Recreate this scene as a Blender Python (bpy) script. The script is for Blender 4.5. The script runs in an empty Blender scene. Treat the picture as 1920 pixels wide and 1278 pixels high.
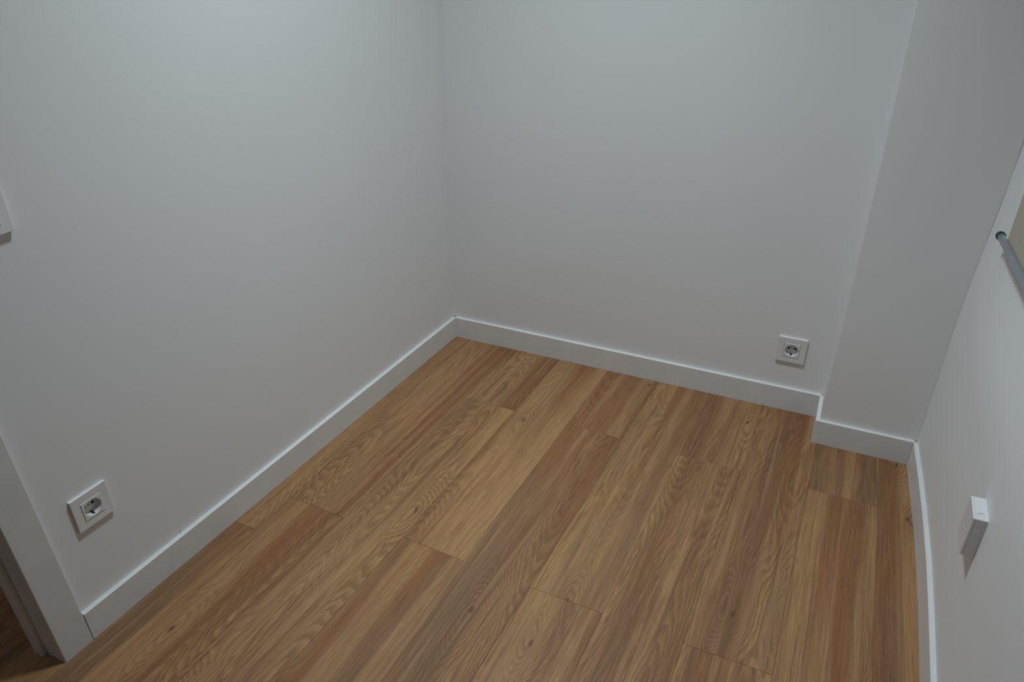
import bpy, bmesh, math, random
from mathutils import Vector, Matrix

SC = bpy.context.scene
COL = SC.collection
random.seed(7)

# ------------------------------------------------------------------ camera, light, exposure
CAM_POS = Vector((1.18441, -2.16364, 1.42862))
R_ = Vector((0.91572955, 0.40176423, -0.00498987))
U_ = Vector((-0.20087831, 0.46854096, 0.86030069))
F_ = Vector((-0.347976, 0.78680041, -0.50976252))
cd = bpy.data.cameras.new('camera')
cam = bpy.data.objects.new('camera', cd)
COL.objects.link(cam)
cd.sensor_width = 36.0
cd.lens = 36.0 * 1451.29 / 1920.0
cd.clip_start = 0.02
m = Matrix((R_, U_, -F_)).transposed().to_4x4()
m.translation = CAM_POS
cam.matrix_world = m
SC.camera = cam

world = bpy.data.worlds.new('world')
SC.world = world
world.use_nodes = True
world.node_tree.nodes['Background'].inputs[0].default_value = (0.05, 0.055, 0.065, 1)
world.node_tree.nodes['Background'].inputs[1].default_value = 0.3

CEIL = 2.50
LAMP = (0.63, -0.82, CEIL - 0.03)
ld = bpy.data.lights.new('ceiling_lamp', 'AREA')
ld.shape = 'DISK'
ld.size = 0.24
ld.energy = 11.2
ld.spread = math.radians(99)
ld.color = (0.795, 0.922, 1.0)
lo = bpy.data.objects.new('ceiling_lamp', ld)
COL.objects.link(lo)
lo.location = LAMP
# a second, weaker lamp on the ceiling of the passage behind the door opening
hd = bpy.data.lights.new('passage_lamp', 'AREA')
hd.shape = 'DISK'
hd.size = 0.24
hd.energy = 4.0
hd.color = (0.86, 0.93, 1.0)
ho = bpy.data.objects.new('passage_lamp', hd)
COL.objects.link(ho)
ho.location = (-0.80, -2.75, CEIL - 0.02)

SC.view_settings.view_transform = 'Standard'
SC.view_settings.look = 'None'
SC.view_settings.gamma = 1.0
SC.view_settings.use_curve_mapping = False
SC.view_settings.exposure = 0.0
SC.cycles.max_bounces = 10
SC.cycles.diffuse_bounces = 8
SC.cycles.use_denoising = True


# ------------------------------------------------------------------ materials
def base_mat(name, col, rough=0.5, spec=0.5, metal=0.0):
    mt = bpy.data.materials.new(name)
    mt.use_nodes = True
    b = mt.node_tree.nodes['Principled BSDF']
    b.inputs['Base Color'].default_value = (*col, 1)
    b.inputs['Roughness'].default_value = rough
    b.inputs['Specular IOR Level'].default_value = spec
    b.inputs['Metallic'].default_value = metal
    return mt, mt.node_tree, b


class NT:
    """short-hand for wiring nodes"""
    def __init__(self, nt):
        self.nt = nt

    def n(self, typ, **kw):
        nd = self.nt.nodes.new(typ)
        for k, v in kw.items():
            setattr(nd, k, v)
        return nd

    def link(self, a, b):
        self.nt.links.new(a, b)

    def put(self, sock, v):
        if isinstance(v, bpy.types.NodeSocket):
            self.link(v, sock)
        else:
            sock.default_value = v

    def math(self, op, a, b=0.0, c=None, clamp=False):
        nd = self.n('ShaderNodeMath', operation=op, use_clamp=clamp)
        self.put(nd.inputs[0], a)
        self.put(nd.inputs[1], b)
        if c is not None:
            self.put(nd.inputs[2], c)
        return nd.outputs[0]

    def vmath(self, op, a, b):
        nd = self.n('ShaderNodeVectorMath', operation=op)
        self.put(nd.inputs[0], a)
        self.put(nd.inputs[1], b)
        return nd.outputs[0]

    def noise(self, vec, scale, detail=2.0, rough=0.5, dist=0.0):
        v = self.vmath('MULTIPLY', vec, scale)
        nd = self.n('ShaderNodeTexNoise')
        nd.inputs['Scale'].default_value = 1.0
        nd.inputs['Detail'].default_value = detail
        nd.inputs['Roughness'].default_value = rough
        nd.inputs['Distortion'].default_value = dist
        self.link(v, nd.inputs['Vector'])
        return nd.outputs[0]

    def ramp(self, v, lo, hi, a=0.0, b=1.0, smooth=True):
        nd = self.n('ShaderNodeMapRange')
        nd.interpolation_type = 'SMOOTHSTEP' if smooth else 'LINEAR'
        self.put(nd.inputs[0], v)
        for i, x in zip((1, 2, 3, 4), (lo, hi, a, b)):
            self.put(nd.inputs[i], x)
        return nd.outputs[0]

    def mix(self, f, a, b, mode='MIX'):
        nd = self.n('ShaderNodeMix', data_type='RGBA', blend_type=mode)
        self.put(nd.inputs[0], f)
        self.put(nd.inputs[6], a)
        self.put(nd.inputs[7], b)
        return nd.outputs[2]


def paint_mat():
    mt, nt, b = base_mat('white_wall_paint', (0.78, 0.78, 0.775), 0.62, 0.35)
    t = NT(nt)
    co = t.n('ShaderNodeTexCoord').outputs['Object']
    big = t.noise(co, (1.3, 1.3, 1.3), 3.0, 0.5)
    fine = t.noise(co, (190, 190, 190), 3.0, 0.55)
    roll = t.noise(co, (26, 26, 9), 3.0, 0.6)
    c = t.mix(t.ramp(big, 0.3, 0.7), (0.765, 0.768, 0.765, 1), (0.79, 0.79, 0.787, 1))
    t.link(c, b.inputs['Base Color'])
    h = t.math('ADD', t.math('MULTIPLY', fine, 0.35), t.math('MULTIPLY', roll, 0.65))
    bp = t.n('ShaderNodeBump')
    bp.inputs['Strength'].default_value = 0.10
    bp.inputs['Distance'].default_value = 0.002
    t.link(h, bp.inputs['Height'])
    t.link(bp.outputs[0], b.inputs['Normal'])
    return mt


def wood_mat():
    mt, nt, b = base_mat('oak_laminate', (0.4, 0.25, 0.15), 0.45, 0.28)
    t = NT(nt)
    info = t.n('ShaderNodeObjectInfo')
    sep = t.n('ShaderNodeSeparateColor')
    t.link(info.outputs['Color'], sep.inputs[0])
    seed, tone, red = sep.outputs[0], sep.outputs[1], sep.outputs[2]
    co = t.n('ShaderNodeTexCoord').outputs['Object']
    off = t.n('ShaderNodeCombineXYZ')
    t.link(t.math('MULTIPLY', seed, 61.0), off.inputs[0])
    t.link(t.math('MULTIPLY', seed, 137.0), off.inputs[1])
    t.link(t.math('MULTIPLY', seed, 23.0), off.inputs[2])
    P = t.vmath('ADD', co, off.outputs[0])
    # slow wander of the grain so that nothing runs ruler-straight
    w = t.n('ShaderNodeTexNoise')
    w.inputs['Scale'].default_value = 1.0
    w.inputs['Detail'].default_value = 2.0
    t.link(t.vmath('MULTIPLY', P, (5.5, 1.5, 1.0)), w.inputs['Vector'])
    wv = t.vmath('MULTIPLY', t.vmath('SUBTRACT', w.outputs['Color'], (0.5, 0.5, 0.5)), (0.024, 0.05, 0.0))
    Q = t.vmath('ADD', P, wv)
    # knots
    vo = t.n('ShaderNodeTexVoronoi', feature='F1', voronoi_dimensions='2D')
    vo.inputs['Scale'].default_value = 1.0
    t.link(t.vmath('MULTIPLY', Q, (5.6, 2.3, 1.0)), vo.inputs['Vector'])
    vsep = t.n('ShaderNodeSeparateColor')
    t.link(vo.outputs['Color'], vsep.inputs[0])
    has = t.ramp(vsep.outputs[0], 0.60, 0.68)
    kd = vo.outputs['Distance']
    swirl = t.math('MULTIPLY', t.ramp(kd, 0.0, 0.42, 1.0, 0.0), has)
    # growth rings: contour lines of a smooth field stretched along the board
    fld = t.noise(Q, (8.0, 1.15, 1.0), 1.2, 0.35, 0.1)
    fld = t.math('ADD', fld, t.math('MULTIPLY', swirl, 0.17))
    ring = t.math('MULTIPLY', fld, 38.0)
    jit = t.noise(Q, (75, 10.0, 1.0), 3.0, 0.65)
    ring = t.math('ADD', ring, t.math('MULTIPLY', jit, 1.7))
    fr = t.math('FRACT', ring)
    saw = t.math('MULTIPLY', t.ramp(fr, 0.0, 0.72), t.ramp(fr, 0.80, 1.0, 1.0, 0.0))
    ramt = t.ramp(t.noise(P, (8.0, 0.9, 1.0), 1.0, 0.5), 0.38, 0.60, 0.10, 1.0)
    ramt = t.math('MAXIMUM', ramt, swirl)
    rings = t.math('MULTIPLY', saw, ramt)
    # fibres and pores
    fib = t.noise(Q, (330, 9.0, 1.0), 4.0, 0.6)
    pore = t.noise(P, (620, 26, 1.0), 2.0, 0.6)
    # broad lengthwise colour bands
    band = t.ramp(t.noise(Q, (17.0, 0.42, 1.0), 2.0, 0.5), 0.40, 0.60)
    hue = t.ramp(t.noise(P, (7.0, 1.1, 1.0), 2.0, 0.5), 0.36, 0.66)
    band = t.math('ADD', band, t.math('MULTIPLY', t.math('SUBTRACT', tone, 0.5), 0.9), clamp=True)
    hue = t.math('ADD', hue, t.math('MULTIPLY', t.math('SUBTRACT', red, 0.5), 1.1), clamp=True)
    tan = (0.372, 0.205, 0.090, 1)
    rust = (0.265, 0.112, 0.044, 1)
    olive = (0.225, 0.126, 0.062, 1)
    dark = t.mix(hue, olive, rust)
    c = t.mix(band, dark, tan)
    c = t.mix(t.math('MULTIPLY', rings, 0.52), c, (0.150, 0.070, 0.030, 1))
    fibm = t.ramp(fib, 0.25, 0.75, 0.70, 1.30, False)
    hs = t.n('ShaderNodeHueSaturation')
    t.link(c, hs.inputs['Color'])
    t.link(fibm, hs.inputs['Value'])
    hs.inputs['Saturation'].default_value = 1.0
    c = hs.outputs[0]
    c = t.mix(t.ramp(pore, 0.56, 0.72, 0.0, 0.50), c, (0.17, 0.09, 0.05, 1))
    streak = t.ramp(t.noise(Q, (75, 1.5, 1.0), 3.0, 0.6), 0.56, 0.68, 0.0, 0.42)
    c = t.mix(streak, c, (0.150, 0.074, 0.034, 1))
    pale = t.ramp(t.noise(Q, (48, 1.1, 1.0), 2.0, 0.55), 0.58, 0.70, 0.0, 0.30)
    c = t.mix(pale, c, (0.44, 0.27, 0.14, 1))
    core = t.math('MULTIPLY', t.ramp(kd, 0.010, 0.036, 0.75, 0.0), has)
    c = t.mix(core, c, (0.095, 0.045, 0.025, 1))
    t.link(c, b.inputs['Base Color'])
    rg = t.ramp(fib, 0.3, 0.7, 0.40, 0.52, False)
    t.link(rg, b.inputs['Roughness'])
    h = t.math('SUBTRACT', fib, t.math('MULTIPLY', rings, 0.5))
    bp = t.n('ShaderNodeBump')
    bp.inputs['Strength'].default_value = 0.12
    bp.inputs['Distance'].default_value = 0.0006
    t.link(h, bp.inputs['Height'])
    t.link(bp.outputs[0], b.inputs['Normal'])
    return mt


def lacquer_mat(name, col, rough=0.38):
    mt, nt, b = base_mat(name, col, rough, 0.45)
    t = NT(nt)
    co = t.n('ShaderNodeTexCoord').outputs['Object']
    n = t.noise(co, (14, 14, 14), 3.0, 0.5)
    k = tuple(x * 0.955 for x in col)
    t.link(t.mix(t.ramp(n, 0.3, 0.7), (*k, 1), (*col, 1)), b.inputs['Base Color'])
    f = t.noise(co, (240, 240, 240), 2.0, 0.5)
    bp = t.n('ShaderNodeBump')
    bp.inputs['Strength'].default_value = 0.04
    bp.inputs['Distance'].default_value = 0.001
    t.link(f, bp.inputs['Height'])
    t.link(bp.outputs[0], b.inputs['Normal'])
    return mt


def fabric_mat():
    mt, nt, b = base_mat('beige_blind_fabric', (0.50, 0.455, 0.36), 0.85, 0.15)
    t = NT(nt)
    co = t.n('ShaderNodeTexCoord').outputs['Object']
    a = t.noise(co, (40, 60, 1400), 2.0, 0.6)
    c_ = t.noise(co, (40, 1400, 60), 2.0, 0.6)
    v = t.math('MULTIPLY', a, c_)
    t.link(t.mix(t.ramp(v, 0.15, 0.35), (0.44, 0.40, 0.31, 1), (0.53, 0.485, 0.39, 1)), b.inputs['Base Color'])
    bp = t.n('ShaderNodeBump')
    bp.inputs['Strength'].default_value = 0.3
    bp.inputs['Distance'].default_value = 0.0006
    t.link(v, bp.inputs['Height'])
    t.link(bp.outputs[0], b.inputs['Normal'])
    return mt


def metal_mat():
    mt, nt, b = base_mat('anodised_aluminium', (0.50, 0.55, 0.60), 0.36, 0.5, 0.75)
    t = NT(nt)
    co = t.n('ShaderNodeTexCoord').outputs['Object']
    f = t.noise(co, (700, 5, 700), 2.0, 0.5)
    t.link(t.ramp(f, 0.3, 0.7, 0.30, 0.42, False), b.inputs['Roughness'])
    return mt


PAINT = paint_mat()
WOOD = wood_mat()
MDF = lacquer_mat('white_lacquered_board', (0.74, 0.735, 0.72))
FRAME = lacquer_mat('white_door_frame_lacquer', (0.68, 0.685, 0.67))
PLASTIC = lacquer_mat('white_plastic', (0.77, 0.765, 0.765), 0.28)
SOCKET = lacquer_mat('socket_insert_plastic', (0.755, 0.76, 0.745), 0.30)
CEILM = lacquer_mat('white_ceiling_paint', (0.80, 0.80, 0.80), 0.8)
DARKM, _, _ = base_mat('black_pin_hole', (0.010, 0.010, 0.012), 0.6, 0.2)
CAPM, _, _ = base_mat('dark_plastic_cap', (0.035, 0.037, 0.042), 0.45, 0.4)
CLIPM, _, _ = base_mat('steel_earth_clip', (0.16, 0.16, 0.17), 0.35, 0.5, 0.9)
SUBM, _, _ = base_mat('dark_underlay', (0.06, 0.040, 0.028), 0.9, 0.1)
FABRIC = fabric_mat()
METAL = metal_mat()
ABSORBM, _, _ = base_mat('greige_bounce_absorber', (0.20, 0.19, 0.18), 0.5, 0.4)  # for the unseen wall behind the camera, darkened to absorb bounce light
CAULK, _, _ = base_mat('yellowed_glue', (0.36, 0.30, 0.15), 0.5, 0.4)
CRUMB, _, _ = base_mat('white_plaster_crumb', (0.8, 0.8, 0.78), 0.8, 0.2)


# ------------------------------------------------------------------ helpers
def obj(name, bm, mt, parent=None, kind=None, smooth=False):
    bmesh.ops.recalc_face_normals(bm, faces=bm.faces)
    me = bpy.data.meshes.new(name)
    bm.to_mesh(me)
    bm.free()
    me.materials.append(mt)
    if smooth:
        for p in me.polygons:
            p.use_smooth = True
    o = bpy.data.objects.new(name, me)
    COL.objects.link(o)
    if parent:
        o.parent = parent
    if kind:
        o['kind'] = kind
    return o


def empty(name, loc=(0, 0, 0), rz=0.0, kind=None, label=None, cat=None, group=None):
    o = bpy.data.objects.new(name, None)
    COL.objects.link(o)
    o.empty_display_size = 0.05
    o.location = loc
    o.rotation_euler = (0, 0, rz)
    if kind:
        o['kind'] = kind
    if label:
        o['label'] = label
    if cat:
        o['category'] = cat
    if group:
        o['group'] = group
    return o


def prism(bm, pts, z0, z1):
    """vertical prism over a plan outline"""
    lo_ = [bm.verts.new((x, y, z0)) for x, y in pts]
    hi_ = [bm.verts.new((x, y, z1)) for x, y in pts]
    n = len(pts)
    bm.faces.new(lo_[::-1])
    bm.faces.new(hi_)
    for i in range(n):
        j = (i + 1) % n
        bm.faces.new((lo_[i], lo_[j], hi_[j], hi_[i]))


def sweep(bm, path, prof):
    """profile (offset towards room along given normal, z) carried along path [(point, normal)] with mitred ends"""
    rings_ = []
    for (x, y), (nx, ny) in path:
        rings_.append([bm.verts.new((x + nx * d, y + ny * d, z)) for d, z in prof])
    n = len(prof)
    for a, b_ in zip(rings_, rings_[1:]):
        for i in range(n):
            j = (i + 1) % n
            bm.faces.new((a[i], a[j], b_[j], b_[i]))
    bm.faces.new(rings_[0])
    bm.faces.new(rings_[-1][::-1])


def box(bm, x0, x1, y0, y1, z0, z1, bev=0.0, seg=2):
    vs = [bm.verts.new((x, y, z)) for x in (x0, x1) for y in (y0, y1) for z in (z0, z1)]
    q = [(0, 1, 3, 2), (4, 6, 7, 5), (0, 4, 5, 1), (2, 3, 7, 6), (0, 2, 6, 4), (1, 5, 7, 3)]
    fs = [bm.faces.new([vs[i] for i in f]) for f in q]
    if bev > 0:
        es = list({e for f in fs for e in f.edges})
        bmesh.ops.bevel(bm, geom=es, offset=bev, segments=seg, profile=0.5, affect='EDGES')


def cyl(bm, c0, c1, r, n=24, caps=True, r1=None):
    c0, c1 = Vector(c0), Vector(c1)
    d = (c1 - c0).normalized()
    a = d.orthogonal().normalized()
    b_ = d.cross(a)
    r1 = r if r1 is None else r1
    A, B = [], []
    for i in range(n):
        t_ = 2 * math.pi * i / n
        v = a * math.cos(t_) + b_ * math.sin(t_)
        A.append(bm.verts.new(c0 + v * r))
        B.append(bm.verts.new(c1 + v * r1))
    for i in range(n):
        j = (i + 1) % n
        bm.faces.new((A[i], A[j], B[j], B[i]))
    if caps:
        bm.faces.new(A[::-1])
        bm.faces.new(B)


def cut(o, boxes):
    """cut rectangular pockets out of a wall (flush boxes behind the sockets)"""
    bm = bmesh.new()
    for mat, dims in boxes:
        g = bmesh.ops.create_cube(bm, size=1.0)
        bmesh.ops.scale(bm, vec=dims, verts=g['verts'])
        bmesh.ops.transform(bm, matrix=mat, verts=g['verts'])
    me = bpy.data.meshes.new('cutter')
    bm.to_mesh(me)
    bm.free()
    c = bpy.data.objects.new('cutter', me)
    COL.objects.link(c)
    md = o.modifiers.new('pocket', 'BOOLEAN')
    md.operation = 'DIFFERENCE'
    md.solver = 'EXACT'
    md.object = c
    dg = bpy.context.evaluated_depsgraph_get()
    new = bpy.data.meshes.new_from_object(o.evaluated_get(dg))
    o.modifiers.clear()
    old = o.data
    o.data = new
    bpy.data.objects.remove(c)
    bpy.data.meshes.remove(me)
    bpy.data.meshes.remove(old)


def sm(v, a, b_):
    t_ = max(0.0, min(1.0, (v - a) / (b_ - a)))
    return t_ * t_ * (3 - 2 * t_)


# ------------------------------------------------------------------ plan of the room
LS = 0.08634                       # the left wall runs x = LS * y
H_BB, T_BB = 0.0796, 0.0108        # skirting height and thickness
W1, DP = 1.2668, 0.137             # pillar: its left face and how far it stands out
YB = -3.0                          # wall behind the camera
TH = 0.12


def right_x(y, z):
    """face of the right wall, bowed and leaned a little to imitate barrel lens distortion"""
    pts = [(-0.137, 1.5255), (-0.30, 1.5365), (-0.45, 1.5445), (-0.62, 1.5505), (-0.80, 1.552), (-4.8, 1.552)]
    yy = -y
    x = pts[0][1]
    if yy > 0.137:
        for (a, xa), (b_, xb) in zip(pts, pts[1:]):
            if yy <= -b_:
                x = xa + (xb - xa) * (yy + a) / (a - b_)
                break
        else:
            x = pts[-1][1]
    g = 0.015 * sm(z, 0.42, 0.95)
    h = 0.022 * sm(z, 0.50, 0.78) * sm(yy, 0.14, 0.55)  # extra bulge, pushed out to leave room behind the blind
    return x + g + h


# ------------------------------------------------------------------ floor: underlay and single planks
floor_root = None
bm = bmesh.new()
box(bm, -1.75, 1.95, -4.75, 0.16, -0.06, -0.0082)
floor = obj('floor', bm, SUBM, kind='structure')

SEAMS = {0: (0.0365, 0.077), 1: (0.213, 0.073), 2: (0.389, 0.070), 3: (0.566, 0.068), 4: (0.742, 0.060),
         5: (0.916, 0.048), 6: (1.090, 0.030), 7: (1.269, 0.014), 8: (1.447, -0.010), 9: (1.625, -0.015),
         10: (1.80, -0.015)}  # seam slopes fan out, tapering the planks to follow lens distortion
for k in range(-1, -11, -1):
    SEAMS[k] = (0.0365 + 0.1765 * k, 0.078)
JOINTS = {8: (-1.32, -1.32), 9: (-0.7, -0.7), 7: (-0.362, -0.365), 5: (-0.361, -0.359), 3: (-0.351, -0.352), 1: (-0.345, -0.348),
          6: (-0.996, -0.997), 4: (-0.983, -0.988), 2: (-0.961, -0.972), 0: (-0.952, -0.963), -1: (-1.086, -1.088),
          -2: (-1.552, -1.558), -3: (-0.93, -0.93), -4: (-1.4, -1.4), -5: (-1.0, -1.0), -6: (-1.55, -1.55),
          -7: (-0.9, -0.9), -8: (-1.3, -1.3), -9: (-1.0, -1.0), -10: (-1.5, -1.5)}
PL = 1.245
# seed, lightness, redness of the planks that can be told apart (row, number from the back)
TONES = {(0, 0): (0.37, 0.40, 0.80), (0, 1): (0.58, 0.42, 0.75), (1, 0): (0.11, 0.42, 0.55), (1, 1): (0.73, 0.72, 0.45),
         (2, 0): (0.29, 0.50, 0.60), (2, 1): (0.83, 0.38, 0.70), (3, 0): (0.47, 0.60, 0.70), (3, 1): (0.19, 0.52, 0.35),
         (4, 0): (0.91, 0.58, 0.40), (4, 1): (0.05, 0.60, 0.50), (5, 0): (0.64, 0.42, 0.70), (5, 1): (0.33, 0.68, 0.35),
         (6, 0): (0.77, 0.50, 0.70), (6, 1): (0.23, 0.45, 0.50), (7, 0): (0.97, 0.50, 0.10), (7, 1): (0.15, 0.40, 0.62),
         (8, 0): (0.53, 0.42, 0.35), (-1, 0): (0.41, 0.45, 0.4), (-1, 1): (0.69, 0.40, 0.3)}


def seam_x(k, y):
    x0, s = SEAMS[k]
    return x0 + s * (y + 0.355)


def make_plank(k, idx, yl0, yr0, yl1, yr1):
    """yl0/yr0 far ends, yl1/yr1 near ends on left and right seam"""
    g = 0.0002
    cs = [(seam_x(k, yl0) + g, yl0 - g), (seam_x(k + 1, yr0) - g, yr0 - g),
          (seam_x(k + 1, yr1) - g, yr1 + g), (seam_x(k, yl1) + g, yl1 + g)]
    cx = sum(c[0] for c in cs) / 4
    cy = sum(c[1] for c in cs) / 4
    ang = -math.atan((SEAMS[k][1] + SEAMS[k + 1][1]) / 2)
    ca, sa = math.cos(-ang), math.sin(-ang)
    loc = [((x - cx) * ca - (y - cy) * sa, (x - cx) * sa + (y - cy) * ca) for x, y in cs]
    c = 0.0007
    lx = (loc[0][0] + loc[3][0]) / 2
    bm = bmesh.new()
    top = [bm.verts.new((x + (c if x < 0 else -c), y + (c if y < 0 else -c), 0.0)) for x, y in loc]
    mid = [bm.verts.new((x, y, -0.0005)) for x, y in loc]
    bot = [bm.verts.new((x, y, -0.008)) for x, y in loc]
    bm.faces.new(top)
    bm.faces.new(bot[::-1])
    for a, b_ in ((top, mid), (mid, bot)):
        for i in range(4):
            j = (i + 1) % 4
            bm.faces.new((a[i], b_[i], b_[j], a[j]))
    o = obj('plank', bm, WOOD, floor)
    o.location = (cx, cy, 0)
    o.rotation_euler = (0, 0, ang)
    s, tn, rd = TONES.get((k, idx), (random.random(), random.uniform(0.35, 0.65), random.uniform(0.3, 0.75)))
    o.color = (s, tn, rd, 1)


for k in range(-9, 10):
    jl, jr = JOINTS[k]
    ys = [(0.12, 0.12)]
    a = (jl, jr)
    while a[0] + PL < 0.10:
        a = (a[0] + PL, a[1] + PL)
    while a[0] > -4.6:
        ys.append(a)
        a = (a[0] - PL, a[1] - PL)
    ys.append((-4.7, -4.7))
    for i, (p, q) in enumerate(zip(ys, ys[1:])):
        make_plank(k, i, p[0], p[1], q[0], q[1])

# ------------------------------------------------------------------ walls and ceiling
bm = bmesh.new()
box(bm, -1.75, 1.95, -4.75, 0.16, CEIL, CEIL + 0.1)
obj('ceiling', bm, CEILM, kind='structure')

Y_C0, Y_C1 = -1.501, -1.568        # door casing
Y_D1 = -2.40
T_L = 0.070


def lw(y, off=0.0):
    return LS * y + off


bm = bmesh.new()
prism(bm, [(lw(0.0), 0.0), (lw(Y_C1 + 0.012), Y_C1 + 0.012), (lw(Y_C1 + 0.012) - T_L, Y_C1 + 0.012), (lw(0.12) - T_L, 0.12), (lw(0.12), 0.12)][:4], 0.0, CEIL)
wall_left = obj('wall_left', bm, PAINT, kind='structure')
bm = bmesh.new()
prism(bm, [(lw(Y_C1 + 0.012), Y_C1 + 0.012), (lw(Y_D1), Y_D1), (lw(Y_D1) - T_L, Y_D1), (lw(Y_C1 + 0.012) - T_L, Y_C1 + 0.012)], 2.07, CEIL)
obj('wall_left_over_door', bm, PAINT, wall_left)
bm = bmesh.new()
prism(bm, [(lw(Y_D1), Y_D1), (lw(YB), YB), (lw(YB) - T_L, YB), (lw(Y_D1) - T_L, Y_D1)], 0.0, CEIL)
obj('wall_left_near', bm, PAINT, kind='structure')

bm = bmesh.new()
box(bm, -0.0, W1 + 0.001, 0.0, TH, 0.0, CEIL)
wall_back = obj('wall_back', bm, PAINT, kind='structure')

# pillar: left edge leaned by a few millimetres towards the top to imitate lens distortion
bm = bmesh.new()
zs = [0.0, 0.3, 0.6, 0.85, 1.05, 1.25, CEIL]
xs = [W1, W1, W1 - 0.0005, W1 - 0.003, W1 - 0.006, W1 - 0.010, W1 - 0.012]
rgs = []
for z, x in zip(zs, xs):
    rr = right_x(-DP, z)
    rgs.append([bm.verts.new(v) for v in ((x, 0.0, z), (x, -DP, z), (rr, -DP, z), (rr + 0.05, TH, z), (x, TH, z))])
for a, b_ in zip(rgs, rgs[1:]):
    for i in range(5):
        j = (i + 1) % 5
        bm.faces.new((a[i], a[j], b_[j], b_[i]))
bm.faces.new(rgs[0][::-1])
bm.faces.new(rgs[-1])
obj('wall_pillar', bm, PAINT, kind='structure')

bm = bmesh.new()
NY, NZ = 90, 60
ys_ = [-DP - (-YB - DP) * (i / NY) ** 1.5 for i in range(NY + 1)]
zz_ = [CEIL * i / NZ for i in range(NZ + 1)]
grid = [[bm.verts.new((right_x(y, z), y, z)) for z in zz_] for y in ys_]
back = [[bm.verts.new((1.70, y, z)) for z in (0.0, CEIL)] for y in (ys_[0], ys_[-1])]
for i in range(NY):
    for j in range(NZ):
        f = bm.faces.new((grid[i][j], grid[i + 1][j], grid[i + 1][j + 1], grid[i][j + 1]))
        f.smooth = True
bm.faces.new((back[0][0], back[0][1], back[1][1], back[1][0]))
bm.faces.new([g[0] for g in grid] + [back[1][0], back[0][0]])
bm.faces.new([g[-1] for g in grid][::-1] + [back[0][1], back[1][1]])
bm.faces.new(grid[0] + [back[0][1], back[0][0]])
bm.faces.new(grid[-1][::-1] + [back[1][0], back[1][1]])
obj('wall_right', bm, PAINT, kind='structure')

bm = bmesh.new()
box(bm, -1.70, 1.70, YB - 0.1, YB, 0.0, CEIL)
obj('wall_front', bm, ABSORBM, kind='structure')
# the passage behind the door opening
bm = bmesh.new()
box(bm, -1.70, -1.60, YB, -0.6, 0.0, CEIL)
obj('wall_hall_side', bm, PAINT, kind='structure')
bm = bmesh.new()
box(bm, -1.70, lw(-0.7) - T_L - 0.01, -0.7, -0.6, 0.0, CEIL)
obj('wall_hall_end', bm, PAINT, kind='structure')

# ------------------------------------------------------------------ skirting boards
e = 0.0012


def bb_prof(z0=0.0):
    return [(0, z0), (T_BB, z0), (T_BB, H_BB - e), (T_BB - e * 0.35, H_BB - e * 0.35), (T_BB - e, H_BB), (0, H_BB)]


nl = (1.0, -LS)                     # into the room from the left wall
bm = bmesh.new()
y0 = Y_C0 + 0.0012
sweep(bm, [((lw(y0), y0), (1.0, 0.0)), ((0.0, 0.0), (1.0, -1.0))], bb_prof(0.0009))
bbl = obj('baseboard_left', bm, MDF, kind='structure')
bm = bmesh.new()
sweep(bm, [((0.0, 0.0), (1.0, -1.0)), ((W1, 0.0), (-1.0, -1.0))], bb_prof(0.0004))
bbb = obj('baseboard_back', bm, MDF, kind='structure')
bm = bmesh.new()
sweep(bm, [((W1, 0.0), (-1.0, -1.0)), ((W1, -DP), (-1.0, -1.0))], bb_prof(0.0004))
obj('baseboard_pillar_side', bm, MDF, kind='structure')
bm = bmesh.new()
xr0 = right_x(-DP, 0.04)
sweep(bm, [((W1, -DP), (-1.0, -1.0)), ((xr0, -DP), (-1.0, -1.0))], bb_prof(0.0004))
bbp = obj('baseboard_pillar_front', bm, MDF, kind='structure')
bm = bmesh.new()
yr = [-DP - (-YB - 0.01 - DP) * (i / 40) ** 1.6 for i in range(41)]
sweep(bm, [((right_x(y, 0.04), y), (-1.0, -1.0 if i == 0 else 0.0)) for i, y in enumerate(yr)], bb_prof(0.0004))
bbr = obj('baseboard_right', bm, MDF, kind='structure')

# little yellowed glue smears where the boards meet the corners
for par, (x, y, z), r in ((bbb, (0.004, -0.004, H_BB), 0.0042), (bbp, (W1 - 0.003, -0.004, H_BB), 0.0032),
                          (bbr, (xr0 - 0.004, -DP - 0.004, H_BB), 0.0036)):
    bm = bmesh.new()
    bmesh.ops.create_icosphere(bm, subdivisions=2, radius=r)
    for v in bm.verts:
        v.co = Vector((v.co.x * 1.3, v.co.y * 0.9, v.co.z * 0.45)) + Vector((x, y, z + 0.0006))
    g = obj('glue_smear', bm, CAULK, par, smooth=True)
    g['label'] = 'yellowish glue smear'

# ------------------------------------------------------------------ door frame
LEAN = 0.016                       # the frame is tilted slightly to follow lens distortion
door = empty('door_1', (lw(-1.56), -1.56, 0), kind='structure')


def at_door(o):
    o.location = -Vector(door.location)


def frame_piece(name, x_in, x_out, y_far, y_near, z0=0.0, z1=2.03, bev=0.0015, lean=False):
    """x_in/x_out are offsets from the room face of the left wall"""
    bm = bmesh.new()
    prism(bm, [(lw(y_far) + x_in, y_far), (lw(y_far) + x_out, y_far), (lw(y_near) + x_out, y_near), (lw(y_near) + x_in, y_near)], z0, z1)
    if lean:
        for v in bm.verts:
            if v.co.y < y_far - 0.001 or name.startswith('casing'):
                v.co.y -= LEAN * v.co.z
                v.co.x -= LEAN * v.co.z * LS
    es = [ed for ed in bm.edges if abs(ed.verts[0].co.z - ed.verts[1].co.z) > 0.1 * (z1 - z0)] if z1 - z0 > 0.3 else list(bm.edges)
    bmesh.ops.bevel(bm, geom=es, offset=bev, segments=3, profile=0.5, affect='EDGES')
    o = obj(name, bm, FRAME, door)
    at_door(o)
    return o


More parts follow.
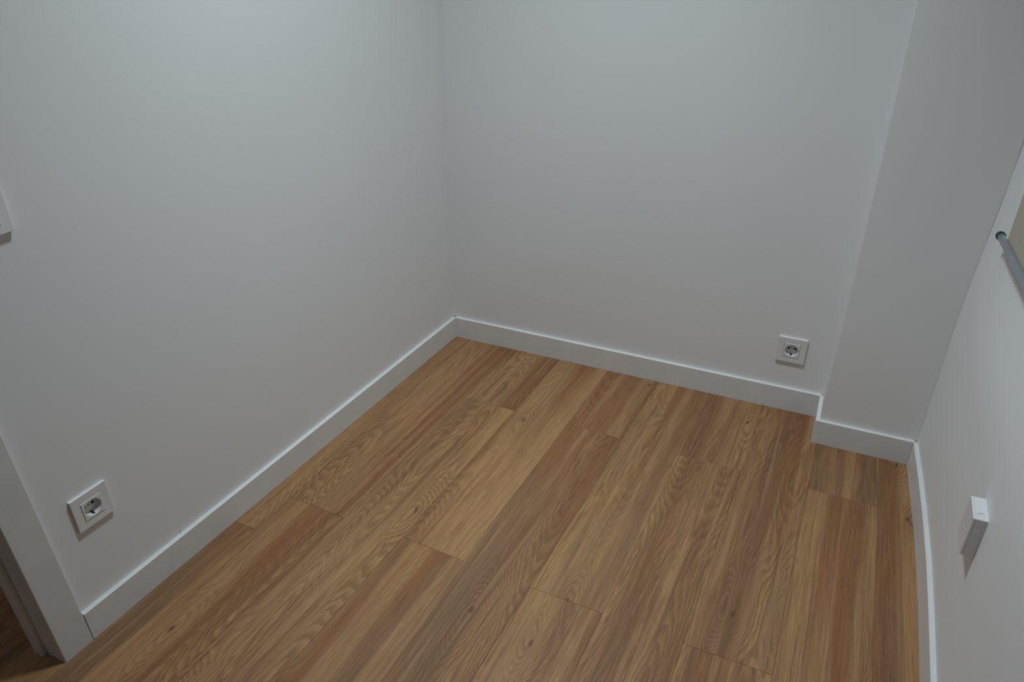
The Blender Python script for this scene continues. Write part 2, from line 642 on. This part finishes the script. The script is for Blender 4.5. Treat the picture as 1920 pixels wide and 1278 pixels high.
for side in (0, 1):
    if side == 0:
        s, c0, c1 = 1, Y_C0, Y_C1
    else:
        s, c0, c1 = -1, Y_D1 - 0.055, Y_D1 + 0.012
    frame_piece('casing', 0.0112, 0.0, c0, c1, bev=0.0025, lean=side == 0)
    ed = c1 + s * 0.012
    frame_piece('casing_edge', -0.0003, -0.0145, ed, c1 - s * 0.0002, lean=side == 0)
    frame_piece('jamb', -0.0165, -0.043, ed, c1 + s * 0.001, lean=side == 0)
    frame_piece('jamb_groove', -0.0432, -0.0480, ed, c1 + s * 0.008, bev=0.0005, lean=side == 0)
    frame_piece('door_stop', -0.0482, -0.0745, ed, c1 - s * 0.0085, bev=0.004, lean=side == 0)
frame_piece('head_casing', 0.012, 0.0, Y_C0, Y_D1 - 0.055, 2.0305, 2.10)
frame_piece('head_jamb', 0.0, -0.07, Y_C1, Y_D1, 2.031, 2.069)

# ------------------------------------------------------------------ wall sockets
PW = 0.0413                         # half the plate


def square_pt(a, h):
    c, s = math.cos(a), math.sin(a)
    k = h / max(abs(c), abs(s))
    return c * k, s * k


def socket(loc, rz, label):
    """local frame: +y points out of the wall, x to the right seen from inside the wall, z up"""
    t_ = empty('wall_socket', loc, rz, label=label, cat='socket', group='white recessed mains sockets')
    # cover plate: frame with a square opening
    bm = bmesh.new()
    hole = 0.0232
    outer_f = [(sx * (PW - 0.0008), 0.0070, sz * (PW - 0.0008)) for sx, sz in ((-1, -1), (1, -1), (1, 1), (-1, 1))]
    outer_m = [(sx * PW, 0.0063, sz * PW) for sx, sz in ((-1, -1), (1, -1), (1, 1), (-1, 1))]
    outer_b = [(sx * (PW - 0.0004), 0.0, sz * (PW - 0.0004)) for sx, sz in ((-1, -1), (1, -1), (1, 1), (-1, 1))]
    in_f = [(sx * hole, 0.0068, sz * hole) for sx, sz in ((-1, -1), (1, -1), (1, 1), (-1, 1))]
    in_b = [(sx * hole, 0.0, sz * hole) for sx, sz in ((-1, -1), (1, -1), (1, 1), (-1, 1))]
    L = [[bm.verts.new(v) for v in r] for r in (in_b, in_f, outer_f, outer_m, outer_b)]
    L.append(L[0])
    for a, b_ in zip(L, L[1:]):
        for i in range(4):
            j = (i + 1) % 4
            bm.faces.new((a[i], a[j], b_[j], b_[i]))
    obj('cover_plate', bm, PLASTIC, t_)
    # square insert with the round well
    bm = bmesh.new()
    N = 64
    h = 0.0226
    rw = 0.0196
    yf = 0.0082
    rings2 = []
    A = [math.pi / 4 + 2 * math.pi * i / N for i in range(N)]
    rings2.append([(square_pt(a, h)[0], 0.002, square_pt(a, h)[1]) for a in A])
    rings2.append([(square_pt(a, h)[0], yf - 0.0006, square_pt(a, h)[1]) for a in A])
    rings2.append([(square_pt(a, h - 0.0006)[0], yf, square_pt(a, h - 0.0006)[1]) for a in A])
    rings2.append([(rw * math.cos(a), yf, rw * math.sin(a)) for a in A])
    rings2.append([((rw - 0.0006) * math.cos(a), yf - 0.0007, (rw - 0.0006) * math.sin(a)) for a in A])
    rings2.append([((rw - 0.0013) * math.cos(a), yf - 0.0155, (rw - 0.0013) * math.sin(a)) for a in A])
    V = [[bm.verts.new(v) for v in r] for r in rings2]
    for a, b_ in zip(V, V[1:]):
        for i in range(N):
            j = (i + 1) % N
            bm.faces.new((a[i], a[j], b_[j], b_[i]))
    bm.faces.new(V[-1])
    ins = obj('socket_insert', bm, SOCKET, t_)
    yb = yf - 0.0155
    for sx in (-1, 1):
        bm = bmesh.new()
        cyl(bm, (sx * 0.0095, yb - 0.001, 0), (sx * 0.0095, yb + 0.0006, 0), 0.0032, 20)
        obj('pin_hole', bm, DARKM, ins)
    bm = bmesh.new()
    cyl(bm, (0, yb, 0.0), (0, yb + 0.0006, 0.0), 0.0017, 16)
    obj('screw', bm, CLIPM, ins)
    for s in (-1, 1):
        bm = bmesh.new()
        box(bm, -0.0026, 0.0026, yb + 0.001, yb + 0.0098, s * (rw - 0.0032), s * (rw - 0.0008), 0.0004)
        box(bm, -0.0016, 0.0016, yb + 0.0095, yf - 0.0025, s * (rw - 0.0022), s * (rw - 0.0006), 0.0003)
        obj('earth_clip', bm, CLIPM if s > 0 else CAPM, ins)
    return t_


LROT = -math.pi / 2 - math.atan(LS)
yL, zL = -1.4030, 0.3078
xR, zR = 1.1499, 0.2123
pocket = (0.056, 0.03, 0.056)
# the left wall faces +x: local +y has to turn to +x
cut(wall_left, [(Matrix.Translation((lw(yL) - 0.0075, yL, zL)) @ Matrix.Rotation(LROT, 4, 'Z'), (0.0456, 0.030, 0.0456))])
cut(wall_back, [(Matrix.Translation((xR, 0.0075, zR)), (0.0456, 0.030, 0.0456))])
socket((lw(yL), yL, zL), LROT, 'white square mains socket on the left wall, beside the door frame')
socket((xR, 0.0, zR), math.pi, 'white square mains socket on the back wall, near the pillar')

# ------------------------------------------------------------------ switch plate cut by the left edge of the view
ysw, zsw = -1.3640 - 0.0413, 0.9560
sw = empty('light_switch', (lw(ysw), ysw, zsw), LROT, label='white light switch plate high on the left wall, above the socket by the door', cat='switch')
bm = bmesh.new()
box(bm, -0.0413, 0.0413, 0.0, 0.0095, -0.0413, 0.0413, 0.0009)
obj('cover_plate', bm, PLASTIC, sw)
bm = bmesh.new()
box(bm, -0.0225, 0.0225, 0.0095, 0.0118, -0.0225, 0.0225, 0.0007)
obj('rocker', bm, SOCKET, sw)

# ------------------------------------------------------------------ small surface box on the right wall
bx = empty('wall_box', (1.5515, -0.8385, 0.386), 0, label='small white plastic surface box on the right wall, above the skirting board', cat='box')
bm = bmesh.new()
box(bm, -0.0195, 0.0012, -0.0335, 0.0335, -0.045, 0.045, 0.0010, 3)
body = obj('body', bm, PLASTIC, bx)
bm = bmesh.new()
box(bm, -0.0240, -0.0194, -0.0334, 0.0334, -0.0449, 0.0449, 0.0012, 3)
obj('lid', bm, PLASTIC, bx)
bm = bmesh.new()
box(bm, -0.0165, -0.0050, -0.0342, -0.0333, -0.018, 0.020, 0.0004)
obj('side_panel', bm, PLASTIC, bx)
bm = bmesh.new()
prev = None
for i in range(9):
    t_ = i / 8
    x = -0.0160 + 0.011 * t_
    y = -0.017 + 0.003 * math.sin(t_ * math.pi)
    cur = (Vector((x, y, 0.0452)))
    if prev is not None:
        cyl(bm, prev, cur, 0.0005, 8)
    prev = cur
ar = obj('embossed_arc', bm, CAPM, bx)
ar.data.materials[0] = lacquer_mat('grey_emboss', (0.42, 0.43, 0.48), 0.4)

# ------------------------------------------------------------------ roller blind
bl = empty('roller_blind', (1.54, -0.62, 0.757), 0, label='beige roller blind with grey metal bottom bar on the right wall', cat='blind')
BO = Vector(bl.location)


def bar_pt(y):
    k = (-0.285 - y)
    return Vector((1.5295 + 0.058 * k, y, 0.7550 + 0.035 * k))


def fab_x(y):
    return 1.5295 + 0.058 * (-0.285 - y) + 0.0070


YE = -1.02
bm = bmesh.new()
cyl(bm, bar_pt(-0.290) - BO, bar_pt(YE + 0.005) - BO, 0.0078, 28)
obj('bottom_bar', bm, METAL, bl, smooth=False)
for pol in bl.children[0].data.polygons:
    pol.use_smooth = len(pol.vertices) == 4
for a, b_ in ((-0.283, -0.2905), (YE + 0.0055, YE - 0.002)):
    bm = bmesh.new()
    cyl(bm, bar_pt(a) - BO, bar_pt(b_) - BO, 0.0098, 24)
    obj('end_cap', bm, CAPM, bl)
bm = bmesh.new()
NN = 24
za, zb = 0.0, 1.05
cols = []
for i in range(NN + 1):
    y = -0.318 + (YE + 0.318) * i / NN
    lo3 = Vector((fab_x(y), y, bar_pt(y).z)) - BO
    fr = []
    for d in (0.0, 0.0006):
        for kz in range(9):
            z = kz / 8
            fr.append(bm.verts.new((lo3.x + d + 0.0006 * math.sin(z * 9 + i * 0.3), lo3.y, lo3.z + z * (1.80 - BO.z - lo3.z))))
    cols.append(fr)
for a, b_ in zip(cols, cols[1:]):
    for kz in range(8):
        bm.faces.new((a[kz], b_[kz], b_[kz + 1], a[kz + 1]))
        bm.faces.new((a[9 + kz], a[10 + kz], b_[10 + kz], b_[9 + kz]))
    bm.faces.new((a[0], a[9], b_[9], b_[0]))
    bm.faces.new((a[8], b_[8], b_[17], a[17]))
for c in (cols[0], cols[-1]):
    for kz in range(8):
        bm.faces.new((c[kz], c[kz + 1], c[kz + 10], c[kz + 9]))
obj('fabric', bm, FABRIC, bl)
bm = bmesh.new()
cyl(bm, Vector((1.556, -0.286, 1.82)) - BO, Vector((1.590, YE - 0.01, 1.82)) - BO, 0.020, 28)
obj('roller_tube', bm, FABRIC, bl)
for y, x in ((-0.279, 1.556), (YE - 0.017, 1.590)):
    bm = bmesh.new()
    box(bm, x - 0.026 - BO.x, x + 0.03 - BO.x, y - 0.003 - BO.y, y + 0.003 - BO.y, 1.79 - BO.z, 1.85 - BO.z, 0.001)
    obj('bracket', bm, PLASTIC, bl)

# ------------------------------------------------------------------ small details
bm = bmesh.new()
bmesh.ops.create_icosphere(bm, subdivisions=2, radius=0.0013)
for v in bm.verts:
    v.co *= random.uniform(0.75, 1.15)
cr = obj('crumb', bm, CRUMB)
cr.location = (0.1597, -0.4046, 0.0010)
cr['label'] = 'tiny white crumb lying on the wooden floor near the far left corner'
cr['category'] = 'crumb'
bm = bmesh.new()
bmesh.ops.create_icosphere(bm, subdivisions=2, radius=0.0035)
for v in bm.verts:
    v.co.y *= 0.25
d = obj('paint_pimple', bm, PAINT, wall_back, smooth=True)
d.location = (0.36, 0.0, 0.208)
bm = bmesh.new()
bmesh.ops.create_icosphere(bm, subdivisions=1, radius=0.0018)
d = obj('dark_speck', bm, CAPM, wall_left)
d.location = (lw(-1.231), -1.231, 0.086)

# recessed ceiling lamp ring (out of the frame, carries the room light)
cl = empty('ceiling_light', LAMP, 0, label='round white recessed ceiling lamp above the middle of the room', cat='lamp')
bm = bmesh.new()
N = 48
pr = [(0.125, 0.006), (0.128, 0.030), (0.150, 0.030), (0.150, 0.024), (0.135, 0.006)]
V = [[bm.verts.new((r * math.cos(2 * math.pi * i / N), r * math.sin(2 * math.pi * i / N), z)) for i in range(N)] for r, z in pr]
V.append(V[0])
for a, b_ in zip(V, V[1:]):
    for i in range(N):
        j = (i + 1) % N
        bm.faces.new((a[i], a[j], b_[j], b_[i]))
obj('trim_ring', bm, PLASTIC, cl)
